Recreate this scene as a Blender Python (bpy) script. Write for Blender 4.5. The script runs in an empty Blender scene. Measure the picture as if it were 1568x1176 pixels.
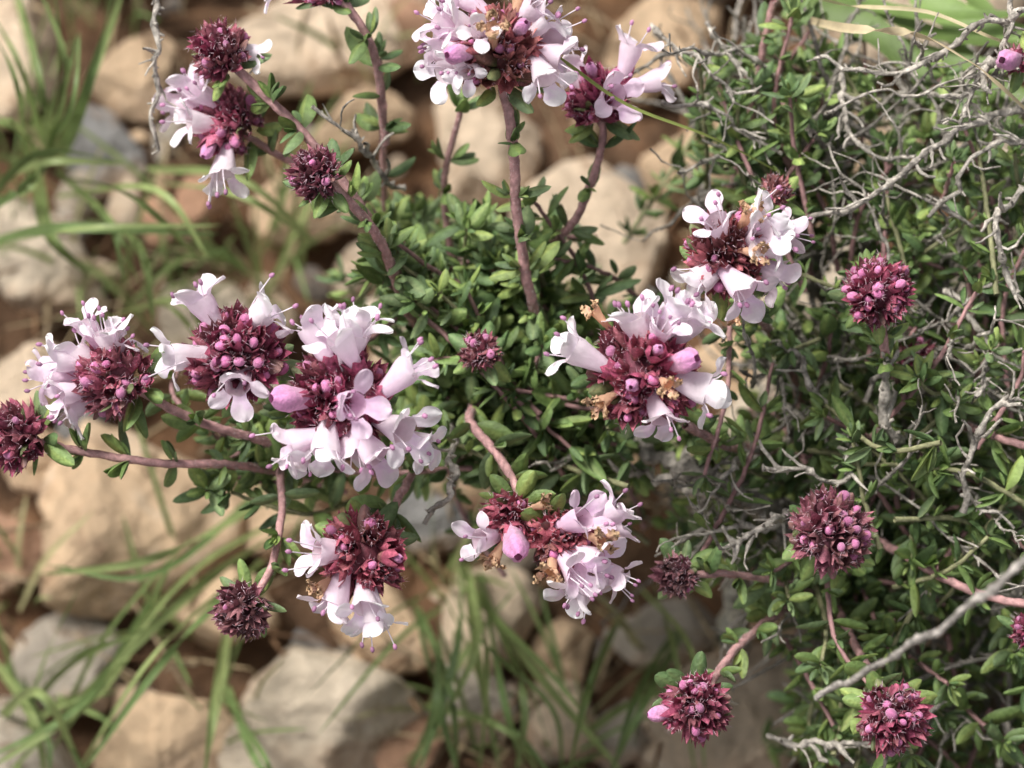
import bpy, math, numpy as np
from mathutils import Vector
rng = np.random.default_rng(7)
S = 0.01   # everything authored in centimetres
# ------------------------------------------------------------------ view geometry (cm)
PITCH = math.radians(70); D0 = 30.0; WID = 10.5
Fd = np.array([0, math.cos(PITCH), -math.sin(PITCH)])
Rt = np.array([1.0, 0, 0]); Up = np.cross(Rt, Fd)
FOC = np.array([0, 0, 8.5]); CAM = FOC - Fd * D0
TC = -Fd
def W(u, v, d=0.0):
    k = (D0 + d) / D0 * WID / 1568
    return CAM + Fd * (D0 + d) + Rt * (u - 784) * k + Up * (588 - v) * k
def G(u, v, h=0.0):
    r = W(u, v, 0) - CAM
    return CAM + r * ((h - CAM[2]) / r[2])
def nrm(a):
    a = np.asarray(a, float); n = np.linalg.norm(a, axis=-1, keepdims=True)
    return a / np.maximum(n, 1e-9)
# ------------------------------------------------------------------ builder
class Builder:
    def __init__(s): s.ch = []
    def add(s, v, f, c, m=0):
        v = np.asarray(v, float).reshape(-1, 3); f = np.asarray(f, int)
        c = np.asarray(c, float)
        if c.ndim == 1: c = np.tile(c, (len(v), 1))
        s.ch.append((v, f, c, m))
    def stamp(s, tv, tf, tc, mats, pos, cols, m=0):
        mats = np.asarray(mats, float); pos = np.asarray(pos, float); cols = np.asarray(cols, float)
        n = len(tv); k = len(pos)
        if k == 0: return
        v = np.einsum('kij,nj->kni', mats, tv) + pos[:, None, :]
        c = tc[None, :, :] * cols[:, None, :]
        f = tf[None] + (np.arange(k) * n)[:, None, None]
        s.add(v.reshape(-1, 3), f.reshape(-1, tf.shape[1]), c.reshape(-1, 3), m)
    def build(s, name, mats, parent=None, origin=None, smooth=True):
        off = 0; V = []; C = []; L = []; T = []; M = []
        for v, f, c, m in s.ch:
            V.append(v); C.append(c); L.append((f + off).ravel())
            T.append(np.full(len(f), f.shape[1])); M.append(np.full(len(f), m)); off += len(v)
        V = np.concatenate(V); C = np.concatenate(C); L = np.concatenate(L); T = np.concatenate(T); M = np.concatenate(M)
        if origin is None: origin = np.zeros(3)
        me = bpy.data.meshes.new(name)
        me.vertices.add(len(V)); me.vertices.foreach_set('co', ((V - origin) * S).astype(np.float32).ravel())
        me.loops.add(len(L)); me.loops.foreach_set('vertex_index', L.astype(np.int32))
        me.polygons.add(len(T))
        st = np.concatenate([[0], np.cumsum(T)[:-1]]).astype(np.int32)
        me.polygons.foreach_set('loop_start', st); me.polygons.foreach_set('loop_total', T.astype(np.int32))
        me.polygons.foreach_set('material_index', M.astype(np.int32))
        me.polygons.foreach_set('use_smooth', np.full(len(T), smooth))
        me.update(calc_edges=True)
        a = me.color_attributes.new('Col', 'FLOAT_COLOR', 'POINT')
        a.data.foreach_set('color', np.concatenate([np.clip(C, 0, 1), np.ones((len(C), 1))], 1).astype(np.float32).ravel())
        for m in mats: me.materials.append(m)
        ob = bpy.data.objects.new(name, me); bpy.context.scene.collection.objects.link(ob)
        ob.location = Vector(origin * S)
        if parent: ob.parent = parent
        return ob
def empty(name, loc=(0, 0, 0)):
    e = bpy.data.objects.new(name, None); e.empty_display_size = 0.01
    bpy.context.scene.collection.objects.link(e); return e
# ------------------------------------------------------------------ materials
def material(name, rough=0.6, spec=0.3, trans=0.0, nscale=2000, namt=0.25, bump=0.3, bdist=0.0002, bscale=None, sheen=0.0, patches=None, det=3):
    m = bpy.data.materials.new(name); m.use_nodes = True; nt = m.node_tree; N = nt.nodes; K = nt.links; N.clear()
    out = N.new('ShaderNodeOutputMaterial'); p = N.new('ShaderNodeBsdfPrincipled')
    p.inputs['Roughness'].default_value = rough; p.inputs['Specular IOR Level'].default_value = spec
    p.inputs['Sheen Weight'].default_value = sheen
    at = N.new('ShaderNodeAttribute'); at.attribute_name = 'Col'
    tc = N.new('ShaderNodeTexCoord')
    no = N.new('ShaderNodeTexNoise'); no.inputs['Scale'].default_value = nscale; no.inputs['Detail'].default_value = det; no.inputs['Roughness'].default_value = 0.65
    K.new(tc.outputs['Object'], no.inputs['Vector'])
    mr = N.new('ShaderNodeMapRange'); mr.inputs['From Min'].default_value = .3; mr.inputs['From Max'].default_value = .7
    mr.inputs['To Min'].default_value = 1 - namt; mr.inputs['To Max'].default_value = 1 + namt
    K.new(no.outputs['Fac'], mr.inputs['Value'])
    vm = N.new('ShaderNodeVectorMath'); vm.operation = 'SCALE'
    K.new(at.outputs['Color'], vm.inputs[0]); K.new(mr.outputs[0], vm.inputs['Scale'])
    colout = vm.outputs[0]
    if patches:
        for (sc, lo, hi, col, f) in patches:
            n2 = N.new('ShaderNodeTexNoise'); n2.inputs['Scale'].default_value = sc; n2.inputs['Detail'].default_value = 5; n2.inputs['Roughness'].default_value = .6
            K.new(tc.outputs['Object'], n2.inputs['Vector'])
            r2 = N.new('ShaderNodeMapRange'); r2.inputs['From Min'].default_value = lo; r2.inputs['From Max'].default_value = hi; r2.inputs['To Max'].default_value = f
            K.new(n2.outputs['Fac'], r2.inputs['Value'])
            mx = N.new('ShaderNodeMix'); mx.data_type = 'RGBA'; K.new(r2.outputs[0], mx.inputs[0]); K.new(colout, mx.inputs[6]); mx.inputs[7].default_value = (*col, 1)
            colout = mx.outputs[2]
    K.new(colout, p.inputs['Base Color'])
    if bump > 0:
        nb = N.new('ShaderNodeTexNoise'); nb.inputs['Scale'].default_value = bscale or nscale; nb.inputs['Detail'].default_value = det + 2; nb.inputs['Roughness'].default_value = .65
        K.new(tc.outputs['Object'], nb.inputs['Vector'])
        b = N.new('ShaderNodeBump'); b.inputs['Strength'].default_value = bump; b.inputs['Distance'].default_value = bdist
        K.new(nb.outputs['Fac'], b.inputs['Height']); K.new(b.outputs[0], p.inputs['Normal'])
    if trans > 0:
        t = N.new('ShaderNodeBsdfTranslucent'); K.new(colout, t.inputs['Color'])
        mx = N.new('ShaderNodeMixShader'); mx.inputs[0].default_value = trans
        K.new(p.outputs[0], mx.inputs[1]); K.new(t.outputs[0], mx.inputs[2]); K.new(mx.outputs[0], out.inputs['Surface'])
    else: K.new(p.outputs[0], out.inputs['Surface'])
    return m
M_leaf = material('thyme_leaf', .42, .5, .14, 1500, .25, .6, .0003, 2500)
M_petal = material('thyme_petal', .6, .25, .33, 900, .05, .45, .0003, 900)
M_bud = material('thyme_bud', .75, .15, .1, 2500, .2, .7, .0004, 3000, sheen=.3)
M_calyx = material('thyme_calyx', .55, .3, .10, 2500, .45, .6, .0002)
M_stem = material('thyme_stem', .7, .25, 0, 1500, .3, .6, .0003)
M_bark = material('woody_bark', .9, .15, 0, 1200, .55, 1, .0008, 1500, det=5)
M_hair = material('plant_hair', .6, .3, .3, 500, .1, 0)
M_rock = material('limestone', .85, .3, 0, 120, .38, 1, .004, 200, det=6,
    patches=[(70, .52, .64, (.76, .65, .52), .55), (190, .57, .67, (.24, .15, .095), .6), (45, .50, .64, (.56, .34, .19), .5)])
M_soil = material('soil', .95, .1, 0, 150, .5, 1, .003, 300, patches=[(60, .48, .62, (.26, .14, .075), .7)])
M_grass = material('grass_blade', .5, .35, .3, 300, .2, .2, .0002)
# ------------------------------------------------------------------ templates
def gridf(nr, nc, wrap=False):
    f = []
    for i in range(nr - 1):
        for j in range(nc if wrap else nc - 1):
            j2 = (j + 1) % nc
            f.append((i * nc + j, i * nc + j2, (i + 1) * nc + j2, (i + 1) * nc + j))
    return np.array(f)
def leaf_t(width=.3, bend=.25, fold=.35, roll=.4, twist=0):
    ns, nt = 8, 5; v = []; c = []
    for i in range(ns):
        s = 1 - (1 - i / (ns - 1)) ** 1.25
        w = width * .5 * (max(0, math.sin(math.pi * min(1, s ** .9 * .95 + .05))) ** .6) * min(1, .45 + s * 2.5) + (.018 if i < ns - 1 else 0)
        for j in range(nt):
            t = j / (nt - 1) * 2 - 1
            z = -bend * s * s + fold * abs(t) * w - roll * w * max(0, abs(t) - .5) * 2
            y = t * w * (1 - .12 * abs(t))
            a = twist * s
            v.append((s, y * math.cos(a), z + y * math.sin(a)))
            k = 1.0 if j in (1, 3) else (1.22 if j == 2 else .82)
            k *= .88 + .2 * s
            c.append((k * (1.12 if j == 2 else 1), k, k * 1.0))
    return np.array(v), gridf(ns, nt), np.array(c)
LEAVES = [leaf_t(.46, .12, .28, .8, .1), leaf_t(.40, .30, .25, .9, -.2), leaf_t(.50, .05, .3, .7, .25), leaf_t(.37, -.12, .35, .8, 0), leaf_t(.43, .42, .25, .8, -.1), leaf_t(.33, .1, .5, .9, .3), leaf_t(.47, .2, .15, 1.0, .15)]
HAIR = (np.array([[0, .045, 0], [0, -.045, 0], [1, 0, .15]]), np.array([[0, 1, 2]]), np.ones((3, 3)))
def calyx_t(seed):
    r_ = np.random.default_rng(seed); k = 10; v = []; c = []
    tl = [.36, .355, .35, .41, .42]
    for i, (z, r) in enumerate([(0, .035), (.07, .068), (.16, .09), (.25, .100), (.31, .103)]):
        for j in range(k):
            a = 2 * math.pi * j / k; rr = r * (1.07 if j % 2 == 0 else .91); zz = z
            if i == 4:
                if j % 2 == 0: zz = tl[j // 2] + r_.normal(0, .02); rr = .100 + r_.normal(0, .02)
                else: rr = .098; zz = .29 + r_.normal(0, .01)
            v.append((rr * math.cos(a) + r_.normal(0, .005), rr * math.sin(a) + r_.normal(0, .005), zz + r_.normal(0, .006)))
            g = i / 4
            col = np.array([1.0, .92, 1.0]) * (.75 + .5 * g) * (1.3 if j % 2 == 0 else .75)
            if i < 2: col = col * np.array([1.0, 1.9, 1.1])
            c.append(col)
    return np.array(v), gridf(5, k, True), np.array(c)
CALS = [calyx_t(i) for i in range(6)]; CALYX = CALS[0]
def ico(sub):
    import bmesh
    bm = bmesh.new(); bmesh.ops.create_icosphere(bm, subdivisions=sub, radius=1)
    v = np.array([x.co[:] for x in bm.verts]); f = np.array([[q.index for q in x.verts] for x in bm.faces]); bm.free()
    return v, f
ICO2 = ico(2); ICO1 = ico(1)
def flower_t(seed, wither=False):
    r = np.random.default_rng(seed); V = []; F = []; C = []; off = 0
    def push(v, f, c):
        nonlocal off
        V.append(np.array(v)); F.append(np.array(f) + off); C.append(np.array(c)); off += len(v)
    Lt = .36; k = 14; v = []; c = []; nr = 8; R = .110
    def cv(z): return .04 * (z / Lt) ** 2   # tube curvature towards the upper lip
    ph1, ph2 = r.uniform(0, 6.28, 2)
    for i in range(nr):
        q = i / (nr - 1); z = q * Lt; rad = .045 + (R - .045) * min(1, q * 1.15) ** 1.2
        for j in range(k):
            a = 2 * math.pi * j / k
            rj = rad * (1 + .06 * math.sin(3 * a + ph1 + q * 3) + .05 * math.sin(5 * a + ph2))
            v.append((rj * math.cos(a), rj * math.sin(a) * .92 + cv(z), z))
            p = 1 - .05 * math.sin(a * 4) ** 2
            c.append((.97 * p, .82 * p + .09 * q, .94 * p))
    push(v, gridf(nr, k, True), c)
    b = r.uniform(-22, 14, 4)
    lobes = [(90, 52, .15, .100, 34 + b[0] * .7, True), (-90, 31, .195, .100, 68 + b[1], False),
             (-90 - 76, 29, .175, .090, 70 + b[2], False), (-90 + 76, 29, .175, .090, 70 + b[3], False)]
    for ph, ha, Ln, Wd, bend, notch in lobes:
        Ln *= r.uniform(.92, 1.12); Wd *= r.uniform(.92, 1.1)
        ph = math.radians(ph + r.normal(0, 6)); ha = math.radians(ha); er = np.array([math.cos(ph), math.sin(ph), 0]); et = np.array([-math.sin(ph), math.cos(ph), 0])
        rows = 10; cols = 7; wb = R * math.sin(ha); rad = 0; zz = Lt; ps = 0; v = []; c = []
        cen = np.array([0, cv(Lt), 0]); cup = r.uniform(-.45, .3); tw = r.uniform(-.3, .3); w1 = r.uniform(0, 6.28); skew = r.uniform(-.25, .25); b2 = r.uniform(-30, 15)
        for i in range(rows):
            s = math.sin(math.pi / 2 * i / (rows - 1)); ds = s - ps; ps = s
            be = math.radians(12 + bend * min(1.0, s * 2.0) + b2 * s * s); rad += math.sin(be) * ds * Ln; zz += math.cos(be) * ds * Ln
            sm = min(1, max(0, s - .10) / .50); sm = sm * sm * (3 - 2 * sm)
            w = (wb * (1 - sm) + Wd * sm) * math.sqrt(max(0, 1 - s ** 4.2))
            for j in range(cols):
                t = j / (cols - 1) * 2 - 1
                arc = R * math.cos(ha * t) * (1 - s) + R * s
                o = cup * t * t * w + tw * t * w * s + .014 * math.sin(5 * t + w1 + 4 * s) * s
                nt_ = (.05 * math.exp(-(t / .3) ** 2) * max(0, s - .5) / .5) if notch else 0
                nn = er * (-math.cos(be)) + np.array([0, 0, math.sin(be)])
                dd = er * math.sin(be) + np.array([0, 0, math.cos(be)])
                p = cen + er * (arc * (1 if abs(er[0]) > .5 else .92) + rad) + et * (w * t + skew * s * s * Ln * .4) + np.array([0, 0, zz]) + nn * o - dd * nt_
                if wither: p = p + r.normal(0, .018, 3)
                v.append(p)
                sp = 0.0
                if not notch and -1.8 < ph < -1.35 and s < .6: sp = .15 * r.random()
                c.append((1.0 - sp * .3, .93 + .09 * s - sp, 1.0 - sp * .2))
        push(v, gridf(rows, cols), c)
    V = np.concatenate(V); F = np.concatenate(F); C = np.concatenate(C)
    if wither:
        V[:, :2] *= .72; V += r.normal(0, .006, V.shape)
    return V, F, C
FLOW = [flower_t(i) for i in range(18)]; WITH = [flower_t(50 + i, True) for i in range(3)]
def bud_t():
    v = []; c = []; k = 12; nr = 9
    for i in range(nr):
        q = i / (nr - 1); z = q * .38
        rad = .055 + .05 * q ** .8 if q < .6 else 0
        if q >= .6: rad = .095 * math.sqrt(max(0, 1 - ((q - .6) / .42) ** 2.2))
        for j in range(k):
            a = 2 * math.pi * j / k
            rr = rad * (1 + .12 * math.cos(a * 4 + q))
            v.append((rr * math.cos(a), rr * math.sin(a), z)); s = .85 + .2 * math.cos(a * 4 + q) * q
            c.append((1 * s, (.75 + .35 * (1 - q)) * s, 1 * s))
    return np.array(v), gridf(nr, k, True), np.array(c)
BUD = bud_t()
# ------------------------------------------------------------------ curves
def spline(P, per=8):
    P = np.asarray(P, float)
    if len(P) == 2: return np.linspace(P[0], P[1], per * 2)
    Q = np.vstack([2 * P[0] - P[1], P, 2 * P[-1] - P[-2]]); o = []
    for i in range(1, len(Q) - 2):
        t = np.linspace(0, 1, per, endpoint=False)[:, None]
        a, b, c, d = Q[i - 1], Q[i], Q[i + 1], Q[i + 2]
        o.append(.5 * (2 * b + (c - a) * t + (2 * a - 5 * b + 4 * c - d) * t ** 2 + (-a + 3 * b - 3 * c + d) * t ** 3))
    o.append(P[-1:]); return np.concatenate(o)
def resample(P, step):
    seg = np.linalg.norm(np.diff(P, axis=0), axis=1); s = np.concatenate([[0], np.cumsum(seg)])
    n = max(3, int(s[-1] / step) + 1); t = np.linspace(0, s[-1], n)
    return np.stack([np.interp(t, s, P[:, i]) for i in range(3)], 1), s[-1]
def frames(P):
    T = nrm(np.gradient(P, axis=0)); N = np.zeros_like(T)
    a = np.cross(T[0], [0.3, .2, 1]); N[0] = nrm(a)
    for i in range(1, len(P)):
        q = N[i - 1] - T[i] * np.dot(N[i - 1], T[i]); N[i] = nrm(q)
    return T, N, np.cross(T, N)
def tube(B, P, r, col, k=7, m=0, rough=0.0, colvar=.1):
    T, N, Bn = frames(P); n = len(P); r = np.asarray(r) * np.ones(n)
    a = np.arange(k) * 2 * np.pi / k
    rr = r[:, None] * (1 + rough * rng.normal(0, 1, (n, k)))
    v = P[:, None] + rr[..., None] * (np.cos(a)[None, :, None] * N[:, None] + np.sin(a)[None, :, None] * Bn[:, None])
    col = np.asarray(col, float)
    if col.ndim == 1: col = np.tile(col, (n, 1))
    c = col[:, None] * (1 + colvar * rng.normal(0, 1, (n, k)))[..., None]
    B.add(v.reshape(-1, 3), gridf(n, k, True), c.reshape(-1, 3), m)
    return T, N, Bn
B_stem = Builder(); B_wood = Builder(); B_leaf = Builder(); B_hair = Builder()
lv = [([], [], []) for _ in LEAVES]
GREENS = np.array([[.175, .27, .085], [.215, .325, .10], [.125, .21, .08], [.27, .37, .11], [.18, .265, .115]])
def addleaf(p, Ld, Nn, L, col=None, wid=1.0):
    i = rng.integers(len(LEAVES)); Ld = nrm(Ld); Nn = nrm(Nn - Ld * np.dot(Nn, Ld)); Wd = np.cross(Nn, Ld)
    M = np.stack([Ld * L, Wd * L * wid, Nn * L], 1)
    if col is None: col = GREENS[rng.integers(len(GREENS))] * rng.uniform(.65, 1.25)
    lv[i][0].append(M); lv[i][1].append(p); lv[i][2].append(col)
def hairs(B, P, T, N, Bn, r, per, L=.03, col=(.85, .80, .78), m=0):
    n = int(per * len(P)); i = rng.integers(0, len(P), n); a = rng.uniform(0, 2 * np.pi, n)
    d = np.cos(a)[:, None] * N[i] + np.sin(a)[:, None] * Bn[i]
    X = nrm(d + T[i] * rng.uniform(-.5, .5, (n, 1))); Y = nrm(np.cross(X, T[i] + .01)); Z = np.cross(X, Y)
    Ls = L * rng.uniform(.6, 1.3, n)
    M = np.stack([X, Y, Z], 2) * Ls[:, None, None]
    r = (np.asarray(r) * np.ones(len(P)))[i]
    B.stamp(*HAIR, M, P[i] + d * r[:, None] * .9 + T[i] * rng.uniform(-.02, .02, (n, 1)), np.tile(np.array(col), (n, 1)), m)
def whorl(p, T, N, Bn, ang, L, spread, ntuft):
    for k in range(2):
        a = ang + k * math.pi + rng.normal(0, .2)
        o = math.cos(a) * N + math.sin(a) * Bn; be = spread + rng.normal(0, .2)
        Ld = math.sin(be) * o + math.cos(be) * T + np.array([0, 0, -.08]); Nn = -math.cos(be) * o + math.sin(be) * T
        addleaf(p + o * .02, Ld, Nn, L * rng.uniform(.7, 1.2))
        for j in range(ntuft):
            a2 = a + rng.normal(0, .55); o2 = math.cos(a2) * N + math.sin(a2) * Bn; be2 = rng.uniform(.35, 1.1)
            Ld = math.sin(be2) * o2 + math.cos(be2) * T; Nn = -math.cos(be2) * o2 + math.sin(be2) * T
            addleaf(p + o * .05 + T * rng.uniform(0, .06), Ld, Nn, L * rng.uniform(.35, .75))
STEMC = np.array([.46, .265, .26])
def shoot(P, r0, r1, spacing=.42, L=.4, tuft=2, col=STEMC, hair=26, skip_end=.25, skip_start=.0, spread=1.05, tip=False):
    P, ln = resample(spline(P), .07)
    P = P + rng.normal(0, .004, P.shape)
    n = len(P); r = np.linspace(r0, r1, n)
    T, N, Bn = tube(B_stem, P, r, col, 7, 0, .06, .18)
    if hair: hairs(B_hair, P, T, N, Bn, r, hair * .6, .026)
    s = skip_start + rng.uniform(0, spacing); ang = rng.uniform(0, 6)
    while s < ln - skip_end:
        i = min(n - 1, int(s / ln * (n - 1)))
        whorl(P[i], T[i], N[i], Bn[i], ang, L * rng.uniform(.8, 1.15), spread, tuft if rng.random() < .9 else 0)
        ang += math.pi / 2 + rng.normal(0, .1); s += spacing * rng.uniform(.75, 1.25)
    if tip:
        for k, (sp, l) in enumerate([(.95, .85), (.7, .75), (.4, .5), (.15, .35)]):
            whorl(P[-1] + T[-1] * .03 * k, T[-1], N[-1], Bn[-1], ang + k * math.pi / 2, L * l, sp, 0)
BARK = np.array([.46, .42, .37])
def twig(P, r0, r1, gn=.03, side=4, col=BARK, sl=.5, stubs=0.35, kink=.3):
    P, ln = resample(spline(P), .06); n = len(P)
    kn = max(3, int(ln / .2) + 2); J = rng.normal(0, gn, (kn, 3)); t = np.linspace(0, kn - 1, n)
    P = P + np.stack([np.interp(t, np.arange(kn), J[:, i]) for i in range(3)], 1)
    r = np.linspace(r0, r1, n) * (1 + .14 * rng.normal(0, 1, n)); r = np.maximum(r, .007)
    r[rng.random(n) < .14] *= 1.5
    cc = col[None] * rng.uniform(.6, 1.3, (n, 1))
    T, N, Bn = tube(B_wood, P, r, cc, 7, 0, .15, .22)
    for i in range(1, n):       # leaf-scar stubs make the outline knobbly
        if rng.random() < stubs:
            a = rng.uniform(0, 6.28); d = nrm(math.cos(a) * N[i] + math.sin(a) * Bn[i] + T[i] * rng.uniform(-.2, .9)); l = r[i] + rng.uniform(.02, .07)
            tube(B_wood, np.array([P[i], P[i] + d * l * .6, P[i] + d * l]), [r[i] * .6, r[i] * .5, r[i] * .3], col * rng.uniform(.7, 1.3), 5, 0, .15, .2)
    for k in range(side):
        i = rng.integers(n // 6, n); a = rng.uniform(0, 6.28); o = math.cos(a) * N[i] + math.sin(a) * Bn[i]
        d = nrm(o * .8 + T[i] * rng.uniform(.4, 1.1)); l = sl * rng.uniform(.4, 1.4)
        m = max(4, int(l / .09)); Q = [P[i]]
        for _ in range(m): d = nrm(d + rng.normal(0, kink, 3) + TC * .03); Q.append(Q[-1] + d * l / m)
        tube(B_wood, np.array(Q), np.linspace(r[i] * .6, max(.008, r[i] * .35), m + 1) * rng.uniform(.7, 1.45, m + 1), col * rng.uniform(.7, 1.3), 6, 0, .15, .2)
# ------------------------------------------------------------------ flower heads
plant = empty('thyme_plant')
HM = [M_calyx, M_petal, M_hair, M_bud]
PET = [np.array([.945, .85, .925]), np.array([.965, .925, .955]), np.array([.91, .73, .87]), np.array([.94, .82, .915])]
hcount = 0
def head(c, rpx, ax, flowers=(), pink=.35, bract=7, tint=None, green=0.0):
    global hcount
    hcount += 1; B = Builder()
    C = W(*c); A = nrm(ax[0] * Rt + ax[1] * Up + ax[2] * TC); r = rpx * WID / 1568
    cs = min(.95, .55 + r * .75); N = int(44 * (r / .45) ** 1.6 / cs) + 6
    e1 = nrm(np.cross(A, [.31, .52, .2])); e2 = np.cross(A, e1)
    acc = [([], [], []) for _ in CALS]; bp = []; bm = []; bc = []
    base = (np.array([.235, .055, .095]) if tint is None else np.array(tint) * np.array([1.35, 1.0, 1.25]))
    for i in range(N):
        ct = 1 - (i + .5) / N * 1.5; st = math.sqrt(max(0, 1 - ct * ct)); ph = i * 2.39996
        d = nrm(A * ct + (e1 * math.cos(ph) + e2 * math.sin(ph)) * st + rng.normal(0, .20, 3))
        d2 = nrm(d + A * .5 + rng.normal(0, .20, 3))
        sc = cs * rng.uniform(.75, 1.12)
        p = C + d * (r * 1.0 - .36 * sc) * rng.uniform(.65, 1.18) - (d2 - d) * .3 * sc
        x = nrm(np.cross(d2, rng.normal(0, 1, 3))); y = np.cross(d2, x)
        M = np.stack([x * rng.uniform(.85, 1.1), y * rng.uniform(.8, 1.05), d2], 1) * sc
        g = rng.random() * .4 + green
        cc = base * (1 - g * .5) * rng.uniform(.65, 1.6) + np.array([.09, .11, .05]) * g
        q = acc[rng.integers(len(CALS))]; q[0].append(M); q[1].append(p); q[2].append(cc)
        nb = 18; ao = .085
        if rng.random() < pink * 1.1:
            bs = rng.uniform(.045, .078) * cs; bp.append(p + d2 * sc * rng.uniform(.22, .33)); bm.append(np.stack([x * 1.1, y * .9, d2 * 1.3], 1) * bs)
            bc.append(np.array([.60, .18, .38]) * rng.uniform(.6, 1.25) + np.array([.10, .08, .10]) * rng.random()); nb = 26
        n = nb; a = rng.uniform(0, 6.28, n); z = rng.uniform(.03, .42, n) * sc; o = np.cos(a)[:, None] * x + np.sin(a)[:, None] * y
        X = nrm(o + d2 * rng.uniform(0, 1.0, (n, 1)) + rng.normal(0, .2, (n, 3))); Y = nrm(np.cross(X, d2)); Z = np.cross(X, Y)
        rad = ao * sc * np.where(z > .33 * sc, rng.uniform(.2, 1, n), 1)
        B.stamp(*HAIR, np.stack([X, Y, Z], 2) * (.048 * rng.uniform(.6, 1.5, n))[:, None, None], p + d2 * z[:, None] + o * rad[:, None], np.tile([.74, .54, .62], (n, 1)), 2)
    for (m_, p_, c_), t in zip(acc, CALS): B.stamp(*t, m_, p_, c_, 0)
    if bp: B.stamp(ICO2[0], ICO2[1], np.ones_like(ICO2[0]), bm, bp, bc, 3)
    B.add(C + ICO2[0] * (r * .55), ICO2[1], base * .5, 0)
    for i in range(bract):
        ph = 2 * math.pi * i / max(1, bract) + rng.normal(0, .3); o = e1 * math.cos(ph) + e2 * math.sin(ph); be = rng.uniform(1.2, 1.85)
        Ld = math.sin(be) * o + math.cos(be) * A; Nn = math.sin(be) * A - math.cos(be) * o
        addleaf(C - A * r * .75 + o * r * .3, Ld, Nn, rng.uniform(.34, .50) * (.6 + r * .8), GREENS[rng.integers(5)] * rng.uniform(.8, 1.1), 1.1)
    for i in range(bract):
        ph = rng.uniform(0, 6.28); o = e1 * math.cos(ph) + e2 * math.sin(ph); be = rng.uniform(.7, 1.2)
        addleaf(C - A * r * .2 + o * r * .4, math.sin(be) * o + math.cos(be) * A, math.sin(be) * A - math.cos(be) * o, r * .72, (np.array([.22, .12, .11]) if rng.random() < .5 else np.array([.17, .20, .09])) * rng.uniform(.7, 1.3), 1.1)
    for fl in flowers:
        u, v, kz, kind = fl[:4]; fs = (fl[4] if len(fl) > 4 else 1.0) * rng.uniform(.93, 1.07)
        Tg = W(u, v, c[2] - kz); dr = nrm(Tg - C)
        if kind == 'p':   # closed pink bud
            sc = 1.1 * fs; o = Tg - dr * .25 * sc
            x = nrm(np.cross(dr, A + .01)); y = np.cross(dr, x)
            B.stamp(*BUD, [np.stack([x * 1.05, y, dr], 1) * sc], [o], [np.array([.85, .47, .68]) * rng.uniform(.9, 1.05)], 3)
            B.stamp(*CALYX, [np.stack([x, y, dr], 1) * 1.05], [o - dr * .2], [base * 1.2], 0)
            continue
        aim = nrm(dr + rng.normal(0, .16, 3)); upv = A - aim * np.dot(A, aim)
        if np.linalg.norm(upv) < .2: upv = Up - aim * np.dot(Up, aim)
        y = nrm(nrm(upv) + rng.normal(0, .3, 3)); y = nrm(y - aim * np.dot(y, aim)); x = np.cross(y, aim)
        M = np.stack([x, y, aim], 1)
        if kind == 'b':
            sc = .9 * fs; t = WITH[rng.integers(3)]
            B.stamp(*t, [M * sc], [Tg - aim * .38 * sc], [np.array([.74, .51, .32]) * rng.uniform(.8, 1.25)], 1)
        else:
            sc = 1.20 * fs; t = FLOW[rng.integers(len(FLOW))]
            pc = np.minimum(PET[{'w': 1, 'm': 2, 'f': 0, 'l': 3}[kind]] * rng.uniform(.96, 1.02), .97)
            O = Tg - aim * .42 * sc
            B.stamp(*t, [M * sc], [O], [pc], 1)
            B.stamp(*CALYX, [M * 1.05], [O - aim * .2], [base * 1.25], 0)
            ns = rng.integers(2, 5); ext = rng.uniform(.0, .2)
            for q in range(ns):
                lx = (-.09, .09, -.045, .045)[q] * rng.uniform(.7, 1.5); ly = .02 + rng.uniform(-.03, .07)
                pts = np.array([[lx * .3, ly * .5, .18], [lx * .7, ly + .03, .36], [lx * 1.25, ly + .04, .42 + ext * rng.uniform(.7, 1.1)]])
                Pw = O + (spline(pts, 4) * sc) @ M.T
                tube(B, Pw, .007, (.90, .82, .88), 5, 1)
                an = ICO1[0] * np.array([.020, .020, .030]) * sc
                B.add(Pw[-1] + an @ M.T, ICO1[1], np.array([.58, .30, .48]) * rng.uniform(.7, 1.3), 1)
    B.build('flower_head_%d' % hcount, HM, plant, C)
    return C
# (u,v,depth), radius px, axis (right, up, to viewer), flowers
head((765, 78, .0), 70, (0, .8, .55), [(655, 28, .1, 'f'), (700, -5, .0, 'l'), (755, 42, .65, 'b', 1.1), (735, 50, .6, 'w', .8), (672, 118, .3, 'w'), (655, 85, .0, 'f'), (712, 118, .4, 'w', .8), (698, 83, .55, 'p', .95), (845, 25, .1, 'w'), (872, 50, -.1, 'f'), (842, 132, .45, 'w', 1.05), (868, 95, .1, 'f'), (800, -10, .2, 'b'), (800, 40, .55, 'p', .7), (680, 35, .2, 'w'), (830, 5, .2, 'f')], tint=(.20, .09, .075), green=.15)
head((915, 150, 1.2), 52, (-.1, .8, .5), [(978, 62, .1, 'f'), (1020, 125, .0, 'f'), (950, 150, .55, 'm'), (905, 105, .4, 'p', .6), (870, 100, .0, 'l')], tint=(.20, .06, .09))
head((338, 78, .9), 48, (-.3, .6, .6), [(398, 88, -.1, 'w', .8)], .3)
head((350, 188, 1.5), 58, (-.7, .3, .5), [(285, 118, .1, 'f'), (278, 190, .3, 'w', 1.1), (262, 160, -.2, 'f'), (345, 280, .3, 'w', 1.05), (317, 232, .4, 'p', .7), (300, 130, .3, 'f')], .5, tint=(.27, .12, .14))
head((482, 265, .3), 42, (-.4, .4, .7), [], .12, 8, tint=(.14, .06, .07))
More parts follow.
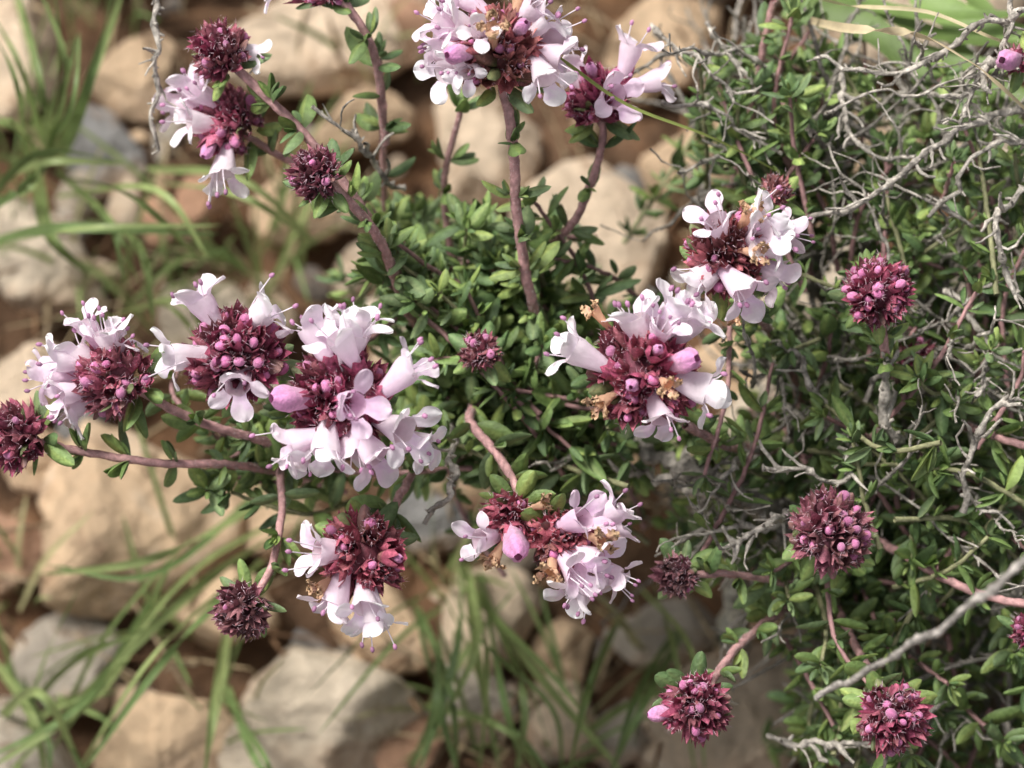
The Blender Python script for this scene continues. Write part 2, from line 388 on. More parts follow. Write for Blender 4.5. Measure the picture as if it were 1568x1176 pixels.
head((172, 578, .5), 64, (-.7, .3, .5), [(75, 552, .1, 'w'), (85, 612, .2, 'f'), (165, 498, .2, 'w', 1.1), (128, 482, .0, 'f', .9), (195, 515, .1, 'f'), (60, 580, -.1, 'l'), (105, 640, .0, 'f'), (110, 530, .0, 'w')], .4, tint=(.23, .10, .11))
head((22, 668, .5), 56, (-.8, .1, .5), [], .3)
head((358, 542, .0), 78, (-.3, .3, .85), [(302, 445, .2, 'f', 1.1), (418, 470, .2, 'w', 1.05), (252, 552, .2, 'w', 1.05), (365, 605, .45, 'f', 1.1)], .55)
head((520, 610, -.1), 80, (-.1, .2, .95), [(545, 495, .3, 'w', 1.25), (472, 490, .2, 'f', 1.15), (508, 505, .55, 'w', 1.1), (640, 558, .4, 'f', 1.15), (556, 622, .75, 'm', 1.1), (632, 668, .4, 'w', 1.15), (585, 712, .35, 'f', 1.15), (495, 708, .45, 'w', 1.2), (435, 688, .3, 'f', 1.1), (437, 610, .45, 'p', 1.2), (660, 690, .2, 'w', .9), (455, 715, .1, 'w', .9), (560, 480, .1, 'w', 1), (540, 700, .2, 'f', 1)], .4)
head((555, 850, .2), 68, (.0, -.2, .9), [(472, 840, .3, 'f', 1.1), (558, 945, .35, 'w', 1.15), (502, 935, .2, 'f', 1.05), (485, 902, .3, 'b', .9), (610, 855, .5, 'p', .45), (575, 960, .1, 'w', 1)], .25, tint=(.19, .065, .075))
head((370, 935, .4), 44, (-.3, -.3, .8), [], .1, 5, tint=(.15, .08, .08))
head((780, 795, .3), 44, (-.2, -.5, .7), [(722, 825, .3, 'f'), (790, 838, .45, 'p', 1.2), (835, 770, .2, 'b', .7), (755, 858, .2, 'b', .8)], .2, tint=(.22, .08, .09))
head((862, 830, .2), 54, (.3, -.5, .7), [(905, 785, .4, 'm', 1.1), (950, 768, .1, 'f', 1.05), (930, 858, .35, 'f', 1.15), (895, 880, .5, 'l', 1.1), (868, 918, .3, 'w', 1), (840, 878, .4, 'b'), (925, 828, .5, 'b', .9), (955, 890, .1, 'f', .9), (960, 800, .0, 'f', .9), (910, 905, .1, 'f', .9)], .2, tint=(.19, .07, .07))
head((985, 568, -.1), 84, (.1, .2, .95), [(865, 528, .3, 'w', 1.15), (968, 472, .3, 'w', 1.2), (1045, 465, .3, 'w', 1.25), (1020, 490, .5, 'f', 1), (1098, 602, .35, 'w', 1.2), (1012, 655, .4, 'f', 1.0), (1052, 552, .6, 'p', 1.15), (1025, 592, .75, 'b', .8), (915, 622, .3, 'b', 1), (908, 475, .1, 'b', .8), (968, 590, .7, 'p', .65), (1008, 535, .7, 'p', .5), (1075, 480, .2, 'w', 1)], .35, tint=(.23, .075, .10), green=.12)
head((1115, 385, .1), 66, (.2, .5, .8), [(1085, 330, .4, 'f', 1.1), (1182, 325, .3, 'w', 1.15), (1200, 385, .2, 'w', 1.05), (1150, 458, .45, 'f', 1.1), (1060, 440, .1, 'w', 1.05), (1195, 430, .0, 'f', 1), (1150, 325, .4, 'b', .9), (1162, 388, .6, 'b', .8), (1125, 490, .0, 'b', .6), (1215, 355, -.2, 'l', .9), (1178, 360, .5, 'w', 1)], .3, tint=(.19, .08, .075))
head((1345, 445, .3), 54, (0, .15, .95), [], .6)
head((1402, 545, 1.8), 30, (.3, .1, .8), [], .6, 4)
head((1272, 815, .3), 64, (0, .1, .95), [], .5, tint=(.19, .09, .10), green=.1)
head((1065, 1085, .4), 54, (0, -.3, .9), [(1008, 1093, .1, 'p', .8)], .4)
head((1368, 1100, .4), 57, (.1, -.2, .9), [], .5)
head((1035, 882, 1.0), 34, (-.4, -.1, .8), [], .05, 5, tint=(.14, .085, .08))
head((735, 538, .8), 30, (-.1, .2, .9), [], .1, 6, tint=(.17, .08, .08))
head((1188, 292, .9), 24, (.1, .6, .7), [], .2, 4, tint=(.18, .09, .08))
head((1556, 92, .6), 18, (-.6, .1, .7), [(1543, 92, .2, 'p', 1.1)], .0, 4)
head((500, -22, 1), 36, (-.1, .8, .5), [(410, -10, .0, 'f', .8)], .4, 4)
head((1575, 965, .8), 26, (0, .2, .9), [], .4, 3)
# ------------------------------------------------------------------ flowering stems
def WP(l): return [W(*p) for p in l]
FS = [
 ([(1000, 650, 5), (850, 560, 3), (815, 465, 1.6), (792, 330, .9), (785, 220, .4), (768, 120, .1)], .062, .055, .50),
 ([(860, 560, 4), (825, 410, 2.4), (885, 330, 1.8), (922, 220, 1.4), (916, 170, 1.2)], .05, .045, .5),
 ([(800, 620, 4), (660, 540, 2.8), (600, 400, 1.8), (555, 320, 1.3), (480, 220, 1.1), (350, 92, .9)], .055, .05, .5),
 ([(760, 620, 4), (640, 500, 2.2), (585, 375, 1.0), (530, 305, .5), (495, 275, .3)], .06, .055, .42),
 ([(760, 560, 4), (620, 380, 2.8), (520, 280, 2.1), (430, 240, 1.8), (360, 195, 1.5)], .045, .04, .6),
 ([(800, 660, 4), (560, 700, 2.6), (380, 668, 1.3), (280, 635, .9), (200, 590, .6)], .055, .05, .6),
 ([(800, 690, 4.2), (520, 730, 3), (360, 712, 1.4), (230, 708, .9), (120, 690, .7), (40, 672, .5)], .05, .045, .55),
 ([(800, 640, 4), (600, 660, 2.4), (470, 640, 1.3), (380, 570, .4)], .055, .05, .5),
 ([(840, 640, 4), (700, 650, 2.5), (600, 650, 1.2), (530, 620, .3)], .055, .05, .5),
 ([(820, 560, 4), (700, 620, 2.6), (640, 710, 1.6), (590, 800, .8), (560, 840, .4)], .05, .045, .55),
 ([(560, 640, 3), (440, 700, 1.8), (432, 780, 1.1), (415, 870, .7), (380, 925, .5)], .05, .04, .45),
 ([(820, 560, 4), (720, 630, 1.6), (765, 700, .9), (795, 760, .5), (780, 785, .4)], .055, .05, .4),
 ([(795, 740, .9), (830, 790, .5), (855, 820, .3)], .045, .045, .9),
 ([(1120, 730, 5), (1060, 660, 2.4), (1010, 610, .8), (990, 585, .3)], .055, .05, .4),
 ([(1250, 730, 5), (1210, 560, 3), (1150, 470, 1.2), (1120, 405, .4)], .055, .05, .42),
 ([(1200, 690, 3), (1120, 685, 1.8), (1050, 650, 1)], .055, .05, .42),
 ([(1300, 930, 5), (1230, 900, 2.4), (1130, 880, 1.4), (1040, 880, 1.0)], .045, .04, .42),
 ([(1280, 930, 4), (1210, 930, 2.5), (1130, 990, 1.3), (1080, 1060, .6)], .05, .045, .45),
 ([(1310, 900, 4), (1290, 860, 1.8), (1275, 830, .6)], .045, .045, .3),
 ([(1250, 860, 4), (1300, 970, 2), (1340, 1040, 1), (1368, 1090, .5)], .05, .045, .42),
 ([(1300, 800, 3), (1400, 860, 1.6), (1500, 910, 1.2), (1600, 930, .9)], .05, .045, .55),
 ([(1358, 560, 1), (1350, 500, .6), (1345, 460, .3)], .05, .05, .3),
 ([(590, 220, 2), (575, 90, 1.3), (540, 20, 1), (500, -20, 1)], .05, .045, .45),
 ([(1150, 190, 3), (1165, 90, 2.4), (1185, 0, 2)], .045, .04, .6),
 ([(1440, 640, 3), (1500, 660, 1.4), (1590, 690, 1)], .05, .045, .5)]
for P, a, b, spc in FS: shoot(WP(P), a, b, spc, .42, 3)
shoot(WP([(700, 450, 3.4), (680, 290, 2.6), (705, 170, 2)]), .045, .035, .5, .38, 3, tip=True)
shoot(WP([(590, 320, 3), (585, 200, 2.2), (580, 90, 1.8)]), .04, .035, .5, .36, 3, tip=True)
# ------------------------------------------------------------------ leafy non-flowering shoots
def inpoly(x, y, P):
    c = False; j = len(P) - 1
    for i in range(len(P)):
        if (P[i][1] > y) != (P[j][1] > y) and x < (P[j][0] - P[i][0]) * (y - P[i][1]) / (P[j][1] - P[i][1]) + P[i][0]: c = not c
        j = i
    return c
def fill(poly, n, d0, d1, base, L0=.3, L1=.46, greenstem=.5):
    xs = [p[0] for p in poly]; ys = [p[1] for p in poly]; k = 0
    bw = W(*base)
    while k < n:
        u = rng.uniform(min(xs), max(xs)); v = rng.uniform(min(ys), max(ys))
        if not inpoly(u, v, poly): continue
        k += 1; d = rng.uniform(d0, d1); p = W(u, v, d); o = p - bw; o = o - TC * np.dot(o, TC)
        dr = nrm(nrm(o) * .5 + TC * rng.uniform(.1, .8) + rng.normal(0, .38, 3)); ln = rng.uniform(.9, 2.2)
        p0 = p - dr * ln - nrm(o) * .3
        mid = (p + p0) / 2 + rng.normal(0, .12, 3)
        col = STEMC * rng.uniform(.5, .95) if rng.random() > greenstem else np.array([.24, .24, .13])
        shoot([p0, mid, p], .032, .022, rng.uniform(.24, .40), rng.uniform(L0, L1), rng.integers(1, 3), col, 6, .02, .1, 1.0, True)
fill([(500, 420), (600, 290), (700, 320), (880, 440), (950, 470), (1000, 690), (900, 730), (700, 700), (600, 560)], 108, 1.2, 5, (860, 650, 7), .32, .45)
fill([(720, 340), (820, 300), (880, 440), (780, 460)], 9, 1.6, 4, (860, 650, 7), .33, .45)
fill([(1080, 60), (1250, 10), (1400, 60), (1568, 150), (1600, 400), (1180, 430), (1190, 330), (1090, 200)], 78, 1.2, 5, (1250, 700, 7), .28, .38)
fill([(1050, 90), (1150, 60), (1300, 130), (1240, 300), (1150, 220)], 20, 1.4, 4, (1250, 700, 7), .28, .37)
fill([(1180, 430), (1600, 400), (1600, 1190), (1250, 1190), (1190, 960), (1060, 860), (1000, 720), (1170, 620)], 165, .9, 6, (1250, 700, 7), .30, .41)
fill([(300, 670), (420, 640), (440, 760), (380, 800), (290, 740)], 9, 1.2, 2.5, (700, 650, 6), .33, .46)
fill([(600, 640), (780, 620), (1000, 640), (1150, 700), (1100, 760), (820, 740), (700, 720)], 22, 1.2, 4, (860, 650, 7), .32, .44)
fill([(1600, 100), (2100, 100), (2100, 1250), (1600, 1250)], 110, 1.5, 6, (1350, 700, 7))
fill([(1250, 1190), (2000, 1190), (1900, 1500), (1350, 1450)], 50, 1.5, 6, (1350, 700, 7))
# ------------------------------------------------------------------ woody parts
def WG(l): return [G(p[0], p[1]) if p[2] is None else W(*p) for p in l]
for b in [[(1300, 790, None), (1180, 780, 2.6), (1090, 740, 1.9), (1000, 690, 2.4), (860, 620, 4)], [(1320, 800, None), (1290, 650, 5), (1260, 480, 4), (1230, 330, 3)],
          [(1310, 800, None), (1400, 760, 4), (1420, 640, 3), (1400, 520, 3)], [(1310, 820, None), (1330, 960, 4), (1450, 1060, 3.5)], [(1340, 790, None), (1500, 800, 5), (1650, 760, 4)],
          [(1300, 800, None), (1200, 880, 5), (1150, 940, 5)], [(1320, 780, None), (1450, 560, 5), (1530, 350, 3), (1560, 200, 2)], [(860, 620, 4), (740, 520, 4), (650, 440, 3.8)]]:
    twig(WG(b), .16 if len(b) > 3 else .11, .06, .04, 6, BARK * .85, .8, .3)
TW = [
 ([(1375, 800, 3.2), (1378, 720, 2), (1366, 655, 1.2), (1358, 545, .8)], .06, .045),
 ([(1350, 700, 2.2), (1310, 690, 1.8), (1245, 590, 1.5), (1200, 530, 1.5)], .045, .025),
 ([(1600, 170, 1), (1480, 190, .8), (1400, 240, .8), (1340, 300, 1), (1250, 330, 1.2), (1180, 350, 1.6)], .04, .022),
 ([(1590, 290, 1), (1530, 330, .8), (1540, 400, .8), (1580, 480, 1)], .04, .025),
 ([(1450, 440, 2), (1500, 500, 1.4), (1512, 560, 1.2), (1490, 610, 1)], .036, .025),
 ([(1360, 700, 2), (1300, 690, 1.2), (1290, 740, 1), (1180, 715, .8)], .035, .024),
 ([(1470, 780, 1), (1500, 660, .7), (1560, 600, .7)], .038, .024),
 ([(690, 650, 2), (695, 735, .8), (655, 800, .9)], .04, .028),
 ([(1260, 790, 2.4), (1190, 790, 1), (1120, 830, .8)], .042, .03),
 ([(1590, 10, .6), (1490, 45, .6), (1420, 95, .8), (1330, 110, 1), (1240, 85, 1.2)], .034, .02),
 ([(1590, 90, .6), (1500, 110, .6), (1480, 190, .8)], .04, .028),
 ([(1560, -20, .6), (1540, 60, .6), (1500, 130, .8), (1440, 150, 1)], .034, .022),
 ([(1600, 230, 1), (1540, 210, .9), (1470, 270, .9), (1430, 330, 1.2)], .034, .022),
 ([(1200, 180, 2.6), (1100, 240, 2), (1040, 262, 1.6)], .028, .018),
 ([(1000, 40, 2), (1060, 90, 1.5), (1130, 150, 1.5)], .026, .018),
 ([(1010, 160, 1.6), (1090, 170, 1.5), (1200, 240, 1.8)], .026, .018),
 ([(242, -40, 1.5), (240, 100, 1.3), (232, 225, 1.6)], .032, .022),
 ([(620, 300, 2.4), (540, 215, 1.2), (480, 170, .9)], .03, .02),
 ([(1290, 110, 2), (1290, 170, 1.8), (1330, 240, 1.6), (1400, 240, 1.5)], .032, .02),
 ([(1080, 30, 2), (1140, 110, 2), (1180, 220, 2.2)], .03, .018),
 ([(1180, 610, 3), (1240, 640, 2.6), (1300, 660, 2.2)], .042, .03),
 ([(1060, 760, 3.5), (1000, 730, 2.6), (880, 700, 2), (820, 710, 1.6)], .035, .018),
 ([(1500, 960, 3), (1560, 900, 2), (1600, 840, 1)], .04, .025),
 ([(1420, 600, 2.4), (1480, 590, 1.6), (1560, 620, 1.2)], .035, .025),
 ([(1170, 1130, 2), (1300, 1140, 1.6), (1440, 1080, 2)], .035, .02)]
for q, (pts, a, b) in enumerate(TW): twig(WP(pts), a, b, .036, 4 if q in (16, 7) else 9, BARK * 1.12, .38, .6)
def randtwigs(poly, n, d0, d1, r0, r1, c0, c1, l0=1.2, l1=3.5):
    k = 0; xs = [p[0] for p in poly]; ys = [p[1] for p in poly]
    while k < n:
        u = rng.uniform(min(xs), max(xs)); v = rng.uniform(min(ys), max(ys))
        if not inpoly(u, v, poly): continue
        k += 1; d = rng.uniform(d0, d1); p = W(u, v, d); o = p - W(1250, 750, 7); dr = nrm(nrm(o) * .8 + rng.normal(0, .45, 3)); ln = rng.uniform(l0, l1)
        Q = [p - dr * ln * .5]
        for _ in range(5): dr = nrm(dr + rng.normal(0, .2, 3)); Q.append(Q[-1] + dr * ln / 5)
        twig(Q, rng.uniform(r0, r1), .013, .03, 4, BARK * rng.uniform(c0, c1), .4, .3)
randtwigs([(1020, 20), (1568, 20), (1700, 300), (1700, 1180), (1250, 1180), (1150, 900), (950, 740), (1080, 650), (1170, 400), (1050, 180)], 230, 1.8, 6.5, .018, .04, .6, 1.1)
randtwigs([(1180, 60), (1568, 0), (1600, 500), (1450, 450), (1180, 330)], 30, .8, 3, .016, .03, .85, 1.2, 1.2, 2.8)
randtwigs([(1200, 480), (1590, 450), (1590, 800), (1400, 800), (1150, 650)], 24, .8, 3, .016, .03, .85, 1.2, 1.2, 2.8)
randtwigs([(1000, 720), (1200, 700), (1250, 820), (1080, 860)], 10, 1.2, 3, .02, .04, .9, 1.2, 1, 2)
# ------------------------------------------------------------------ assemble plant
for (m, p, c), t in zip(lv, LEAVES): B_leaf.stamp(*t, m, p, c)
B_leaf.build('leaves', [M_leaf], plant); B_stem.build('flowering_stems', [M_stem], plant)
B_wood.build('woody_stems', [M_bark], plant); B_hair.build('stem_hairs', [M_hair], plant)
# ------------------------------------------------------------------ separate dry sticks
B_wood = Builder()
twig([G(2000, 640), W(1800, 690, 0), W(1640, 800, -3), W(1568, 858, -3.4), W(1450, 955, -3), W(1340, 1020, -2.4), W(1250, 1062, -1.5)], .07, .03, .02, 0, np.array([.5, .46, .42]), stubs=.1)
B_wood.build('dry_twig', [M_bark])
B_wood = Builder()
twig([G(1120, 1010), W(1125, 920, 5.0), W(1120, 840, 4.0), W(1075, 770, 3.4)], .14, .09, .02, 1, np.array([.62, .59, .50]), stubs=.05)
B_wood.build('dead_stick', [M_bark])
# ------------------------------------------------------------------ stones
def rockmesh(sub, seed, p=24, npl=13, rough=.055):
    r = np.random.default_rng(seed); v, f = ico(sub) if isinstance(sub, int) else sub
    n = nrm(r.normal(0, 1, (npl, 3))); h = r.uniform(.62, 1.0, npl)
    q = np.maximum(0, v @ n.T / h) ** p; rad = q.sum(1) ** (-1 / p); rad = np.minimum(rad, 1.22)
    for fr, am in [(2.0, rough), (4.5, rough * .6), (10, rough * .45), (22, rough * .3), (40, rough * .2)]:
        for _ in range(4):
            w = nrm(r.normal(0, 1, 3)) * fr * r.uniform(.7, 1.3); rad = rad + am * np.sin(v @ w + r.uniform(0, 6.28)) * .5
    return v * rad[:, None], f
TAN = (.66, .475, .31); BEI = (.73, .575, .42); GRY = (.45, .39, .32); DGR = (.26, .25, .24); RED = (.48, .28, .18); PAL = (.67, .56, .43)
RK = [(180, 795, 160, 155, TAN), (60, 400, 100, 110, PAL), (160, 232, 62, 88, DGR), (15, 100, 95, 115, BEI), (215, 108, 75, 65, TAN), (470, 45, 170, 90, BEI), (930, 365, 140, 115, BEI), (1085, 250, 95, 80, TAN),
      (745, 215, 100, 95, BEI), (490, 1085, 155, 120, PAL), (100, 1022, 85, 76, GRY), (250, 1135, 105, 85, TAN), (15, 850, 55, 60, RED), (340, 918, 95, 65, TAN), (575, 948, 90, 80, TAN), (742, 945, 80, 80, BEI),
      (1020, 962, 80, 56, GRY), (1115, 1115, 155, 105, BEI), (860, 1085, 65, 66, BEI), (850, 1000, 55, 46, TAN), (35, 590, 80, 55, BEI), (50, 715, 60, 50, TAN), (735, 1065, 66, 64, GRY), (1240, 985, 85, 64, TAN), (450, 320, 75, 64, TAN),
      (300, 322, 54, 48, RED), (870, 715, 84, 64, GRY), (1150, 560, 95, 74, TAN), (640, 45, 64, 64, RED), (1020, 60, 105, 84, TAN), (420, 810, 74, 64, TAN), (330, 480, 80, 64, PAL), (1440, 450, 95, 84, GRY), (960, 1120, 54, 54, GRY), (1400, 980, 95, 84, TAN), (660, 800, 64, 54, DGR),
      (560, 180, 80, 64, TAN), (620, 1150, 64, 54, RED), (940, 600, 105, 74, DGR), (1330, 250, 95, 74, TAN), (1480, 800, 95, 95, GRY), (150, 560, 64, 54, TAN)]
placed = []
for i, (u, v, a, b, col) in enumerate(RK):
    sc = WID / 1568 * 1.24; A_, B_ = a * sc, b * sc / .97; Cz = min(A_, B_) * rng.uniform(.72, .9); z0 = Cz * .38
    V, Fc = rockmesh(5, 100 + i)
    an = rng.uniform(-.3, .3); R = np.array([[math.cos(an), -math.sin(an), 0], [math.sin(an), math.cos(an), 0], [0, 0, 1]])
    o = G(u, v, Cz * .6); o[2] = z0; placed.append((o[0], o[1], max(A_, B_)))
    B = Builder(); B.add((V * np.array([A_, B_, Cz])) @ R.T + o, Fc, np.array(col) * rng.uniform(.9, 1.1), 0); B.build('limestone_rock', [M_rock], None, o)
rk3 = [rockmesh(3, 300 + i) for i in range(12)]; rk2 = [rockmesh(2, 350 + i, 12, 10) for i in range(8)]
def scatter(name, tpl, n, lo, hi, ext, avoid):
    B = Builder(); k = 0; tries = 0
    acc = [([], [], []) for _ in tpl]
    while k < n and tries < n * 20:
        tries += 1; x = rng.uniform(-ext, ext); y = rng.uniform(-ext, ext) + 1; s = rng.uniform(lo, hi) if lo > .5 else lo + (hi - lo) * rng.random() ** 2
        if avoid and any((x - a) ** 2 + (y - b) ** 2 < (r * .85 + s * .5) ** 2 for a, b, r in placed): continue
        if avoid: placed.append((x, y, s))
        k += 1; i = rng.integers(len(tpl)); a = rng.uniform(0, 6.28); R = np.array([[math.cos(a), -math.sin(a), 0], [math.sin(a), math.cos(a), 0], [0, 0, 1]])
        M = R @ np.diag([s, s * rng.uniform(.6, 1), s * rng.uniform(.45, .75)])
        c = np.array([TAN, BEI, GRY, RED, PAL, TAN, DGR][rng.integers(7)]) * rng.uniform(.65, 1.05)
        acc[i][0].append(M); acc[i][1].append([x, y, s * .12 + rng.uniform(0, .15)]); acc[i][2].append(c)
    for (m, p, c), t in zip(acc, tpl): B.stamp(t[0], t[1], np.ones_like(t[0]), m, p, c)
    return B.build(name, [M_rock])
scatter('scattered_stones', rk3, 420, .8, 2.4, 32, True)
scatter('gravel', rk2, 2600, .12, .55, 26, False)
# ------------------------------------------------------------------ ground sheet
n = 221; t = np.linspace(-1, 1, n); a = 5.0; b = math.asinh(50000 / a); x = a * np.sinh(b * t)
X, Y = np.meshgrid(x, x, indexing='xy'); Z = np.zeros_like(X)
for fr, am in [(.35, .22), (.8, .12), (1.9, .07), (3.5, .04)]:
    for _ in range(4):
        th = rng.uniform(0, 6.28); Z += am * np.sin((X * math.cos(th) + Y * math.sin(th)) * fr + rng.uniform(0, 6.28)) * .5
fade = np.exp(-(np.hypot(X, Y) / 40) ** 2); Z = Z * fade - .25
B = Builder(); B.add(np.stack([X, Y, Z], -1).reshape(-1, 3), gridf(n, n), np.array([.13, .078, .048])); B.build('ground', [M_soil])
# ------------------------------------------------------------------ litter
B = Builder()
for i in range(2600):
    x, y = rng.uniform(-16, 16), rng.uniform(-14, 16); a = rng.uniform(0, 6.28); l = rng.uniform(.3, 1.8); z = rng.uniform(.0, .6)
    d = np.array([math.cos(a), math.sin(a), rng.normal(0, .25)]); p = np.array([x, y, z])
    Q = np.array([p, p + d * l * .5 + rng.normal(0, .08, 3), p + d * l]); Q[:, 2] = np.maximum(Q[:, 2], 0)
    tube(B, Q, rng.uniform(.012, .035), np.array([[.50, .38, .23], [.24, .14, .08], [.37, .28, .18]][rng.integers(3)]) * rng.uniform(.7, 1.2), 4)
B.build('plant_litter', [M_bark])
# ------------------------------------------------------------------ grass
GC = [np.array([.25, .33, .12]), np.array([.33, .41, .16]), np.array([.19, .28, .10]), np.array([.46, .43, .23])]
def blade(B, P, w, col, per=6):
    P = spline(P, per); n = len(P); T = nrm(np.gradient(P, axis=0)); nn = nrm(TC + rng.normal(0, .5, 3)); Sd = nrm(np.cross(T, nn)); Nn = np.cross(Sd, T)
    t = np.linspace(0, 1, n); ww = w * .5 * np.sqrt(np.clip(1 - t ** 2.2, 0, 1)) * (0.6 + .4 * np.minimum(1, t * 5))
    v = np.stack([P - Sd * ww[:, None], P - Nn * ww[:, None] * .35, P + Sd * ww[:, None]], 1)
    c = np.tile(np.array(col), (n, 3, 1)) * np.array([1, .85, 1])[None, :, None] * (1.1 - .2 * t)[:, None, None]
    B.add(v.reshape(-1, 3), gridf(n, 3), c.reshape(-1, 3))
def gb(B, pts, w, col=None):
    P = [W(*p) for p in pts]
    blade(B, P, w, GC[rng.integers(3)] * rng.uniform(.75, 1.15) if col is None else col)
B = Builder()
BL = [[(70, 250), (60, 120), (20, -20)], [(75, 250), (95, 150), (120, 50)], [(80, 245), (140, 120), (190, -20)], [(70, 255), (30, 290), (-30, 330)], [(65, 240), (20, 190), (-30, 160)], [(85, 260), (170, 340), (215, 440)], [(70, 235), (90, 110), (85, -20)],
      [(75, 250), (30, 100), (-20, 10)], [(60, 260), (80, 360), (140, 420)], [(-30, 385), (120, 350), (340, 345)], [(150, 330), (215, 380), (235, 500)], [(-30, 300), (60, 250), (200, 250)], [(90, 270), (200, 300), (310, 400)],
      [(440, 790), (300, 870), (180, 1010), (50, 1190)], [(400, 860), (260, 1000), (120, 1190)], [(355, 950), (335, 1080), (310, 1190)], [(450, 740), (250, 850), (60, 880)], [(-20, 1120), (60, 1060), (130, 1190)], [(-10, 1010), (50, 1100), (70, 1190)], [(250, 900), (150, 1060), (-20, 1180)], [(330, 1050), (400, 1150), (420, 1200)],
      [(690, 850), (760, 960), (815, 1060), (850, 1190)], [(720, 860), (745, 1000), (735, 1190)], [(640, 930), (690, 1060), (700, 1190)], [(700, 870), (830, 1040), (960, 1190)], [(1050, 960), (985, 1080), (930, 1190)], [(950, 940), (900, 1060), (870, 1190)], [(620, 1190), (665, 1090), (670, 980)], [(640, 1080), (760, 1110), (850, 1190)], [(705, 850), (700, 990), (640, 1190)], [(730, 880), (800, 1060), (790, 1190)],
      [(0, 1150), (90, 1080), (180, 1060)], [(980, 900), (1060, 1000), (1080, 1190)], [(180, 480), (260, 470), (330, 560)], [(250, 280), (370, 300), (480, 370)]]
for pl in BL:
    for rep in range(2):
        n = len(pl); j = rng.normal(0, 14, (n, 2)) * (rep); ds = np.interp(np.linspace(0, 1, n), [0, .5, 1], [7.5, rng.uniform(4.2, 5.5), rng.uniform(4.5, 6.5)])
        gb(B, [(p[0] + j[i, 0], p[1] + j[i, 1], ds[i]) for i, p in enumerate(pl)], rng.uniform(.07, .15))
def tuft(B, o, n, L, col=None, w=(.04, .11)):
    for _ in range(n):
        a = rng.uniform(0, 6.28); le = rng.uniform(.2, 1.1); l = L * rng.uniform(.5, 1.2); h = np.array([math.cos(a), math.sin(a), 0])
        p0 = o + rng.normal(0, .25, 3) * [1, 1, 0]; p1 = p0 + h * l * .35 * le + np.array([0, 0, l * .5]); p2 = p1 + h * l * .45 * le + np.array([0, 0, l * (.4 - .2 * le)])
        blade(B, [p0, p1, p2], rng.uniform(*w), (GC[rng.integers(4)] * rng.uniform(.75, 1.1)) if col is None else col, 5)
for (u, v, nn, L) in [(70, 250, 11, 3.5), (20, 330, 9, 3), (150, 30, 9, 3), (260, 980, 8, 3.2), (60, 1120, 13, 3.5), (330, 1120, 5, 3), (700, 900, 8, 3.2), (760, 1120, 8, 3), (900, 1150, 8, 3), (430, 400, 14, 2.6), (330, 430, 12, 2.5), (230, 480, 11, 2.3), (660, 1100, 5, 2.6), (130, 450, 7, 2.5), (570, 120, 5, 2.2), (1010, 1010, 6, 2.5), (20, 930, 8, 2.6), (400, 480, 8, 2.2)]:
    tuft(B, G(u, v), nn, L)
for _ in range(140):
    x, y = rng.uniform(-32, 32), rng.uniform(-30, 32)
    if abs(x) < 7.5 and -6 < y < 7.5: continue
    tuft(B, np.array([x, y, 0.]), rng.integers(8, 20), rng.uniform(2.5, 6))
B.build('grass', [M_grass])
B = Builder()
for pl in [[(1290, -20), (1430, 50), (1600, 70)], [(1380, 75), (1480, 110), (1600, 160)], [(1400, -10), (1500, 40), (1610, 60)], [(1440, 40), (1520, 130), (1600, 260)], [(1350, 60), (1450, 90), (1600, 110)], [(1250, -20), (1400, 20), (1600, 20)], [(1200, 10), (1330, 40), (1450, 160)], [(1480, -20), (1540, 60), (1610, 130)], [(1500, 140), (1540, 200), (1600, 230)]]:
    gb(B, [(p[0], p[1], 3.8 - i * .4) for i, p in enumerate(pl)], rng.uniform(.22, .4), np.array([.21, .32, .09]) * rng.uniform(.7, 1.1))
B.build('broad_grass', [M_grass])
B = Builder()
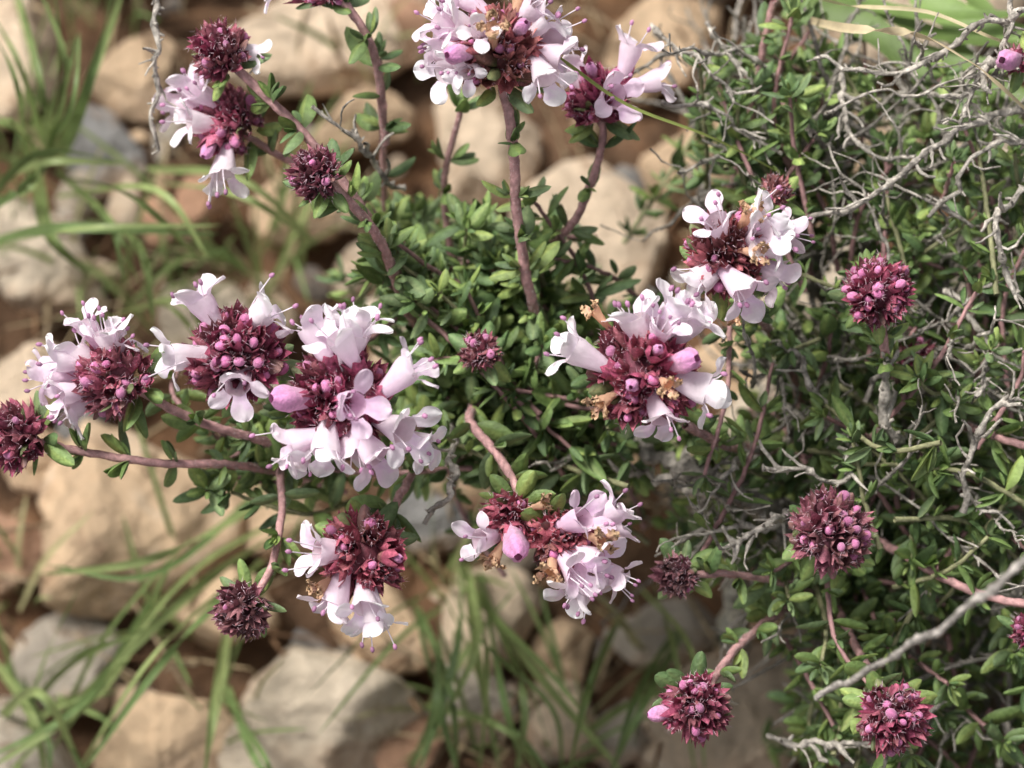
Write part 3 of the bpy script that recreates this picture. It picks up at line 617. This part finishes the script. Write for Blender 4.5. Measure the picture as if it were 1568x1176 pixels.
gb(B, [(1200, 20, 4), (1290, 42, 1), (1400, 52, .6), (1480, 92, .5), (1530, 130, .5), (1600, 195, 1)], .10, np.array([.68, .57, .37]))
gb(B, [(1230, -10, 4), (1300, 8, 1.5), (1420, 18, 1), (1520, 58, .8), (1600, 85, 1.5)], .05, np.array([.60, .52, .32]))
gb(B, [(760, 40, 1), (850, 85, .4), (960, 160, .6), (1100, 215, 1), (1250, 295, 2.5)], .04, np.array([.30, .36, .10]))
B.build('dry_grass_blade', [M_grass])
# ------------------------------------------------------------------ light
sv = nrm([-.42, .34, .84]); el = math.asin(sv[2]); az = math.atan2(sv[0], sv[1])
w = bpy.data.worlds.new('World'); bpy.context.scene.world = w; w.use_nodes = True; nt = w.node_tree
bg = nt.nodes['Background']; sk = nt.nodes.new('ShaderNodeTexSky'); sk.sky_type = 'NISHITA'; sk.sun_disc = False
sk.sun_elevation = el; sk.sun_rotation = az; sk.dust_density = 5; sk.air_density = 1; sk.ozone_density = 1
hs = nt.nodes.new('ShaderNodeHueSaturation'); hs.inputs['Saturation'].default_value = .25
nt.links.new(sk.outputs[0], hs.inputs['Color']); nt.links.new(hs.outputs[0], bg.inputs['Color']); bg.inputs['Strength'].default_value = .15
sl = bpy.data.lights.new('sun', 'SUN'); sl.energy = 4.0; sl.angle = math.radians(18); sl.color = (1, .965, .90)
so = bpy.data.objects.new('sun', sl); bpy.context.scene.collection.objects.link(so); so.rotation_euler = Vector(sv).to_track_quat('Z', 'Y').to_euler()
# ------------------------------------------------------------------ camera
cd = bpy.data.cameras.new('camera'); co = bpy.data.objects.new('camera', cd); bpy.context.scene.collection.objects.link(co)
co.location = Vector(CAM * S); co.rotation_euler = (math.pi / 2 - PITCH, 0, 0)
cd.sensor_width = 36; cd.lens = 36 * D0 / WID; cd.clip_start = .01; cd.clip_end = 2000
cd.dof.use_dof = True; cd.dof.focus_distance = (D0 + .1) * S; cd.dof.aperture_fstop = 21
sc = bpy.context.scene; sc.camera = co
sc.view_settings.view_transform = 'Standard'; sc.view_settings.look = 'None'; sc.view_settings.exposure = 0
print('leaves', sum(len(x[1]) for x in lv))
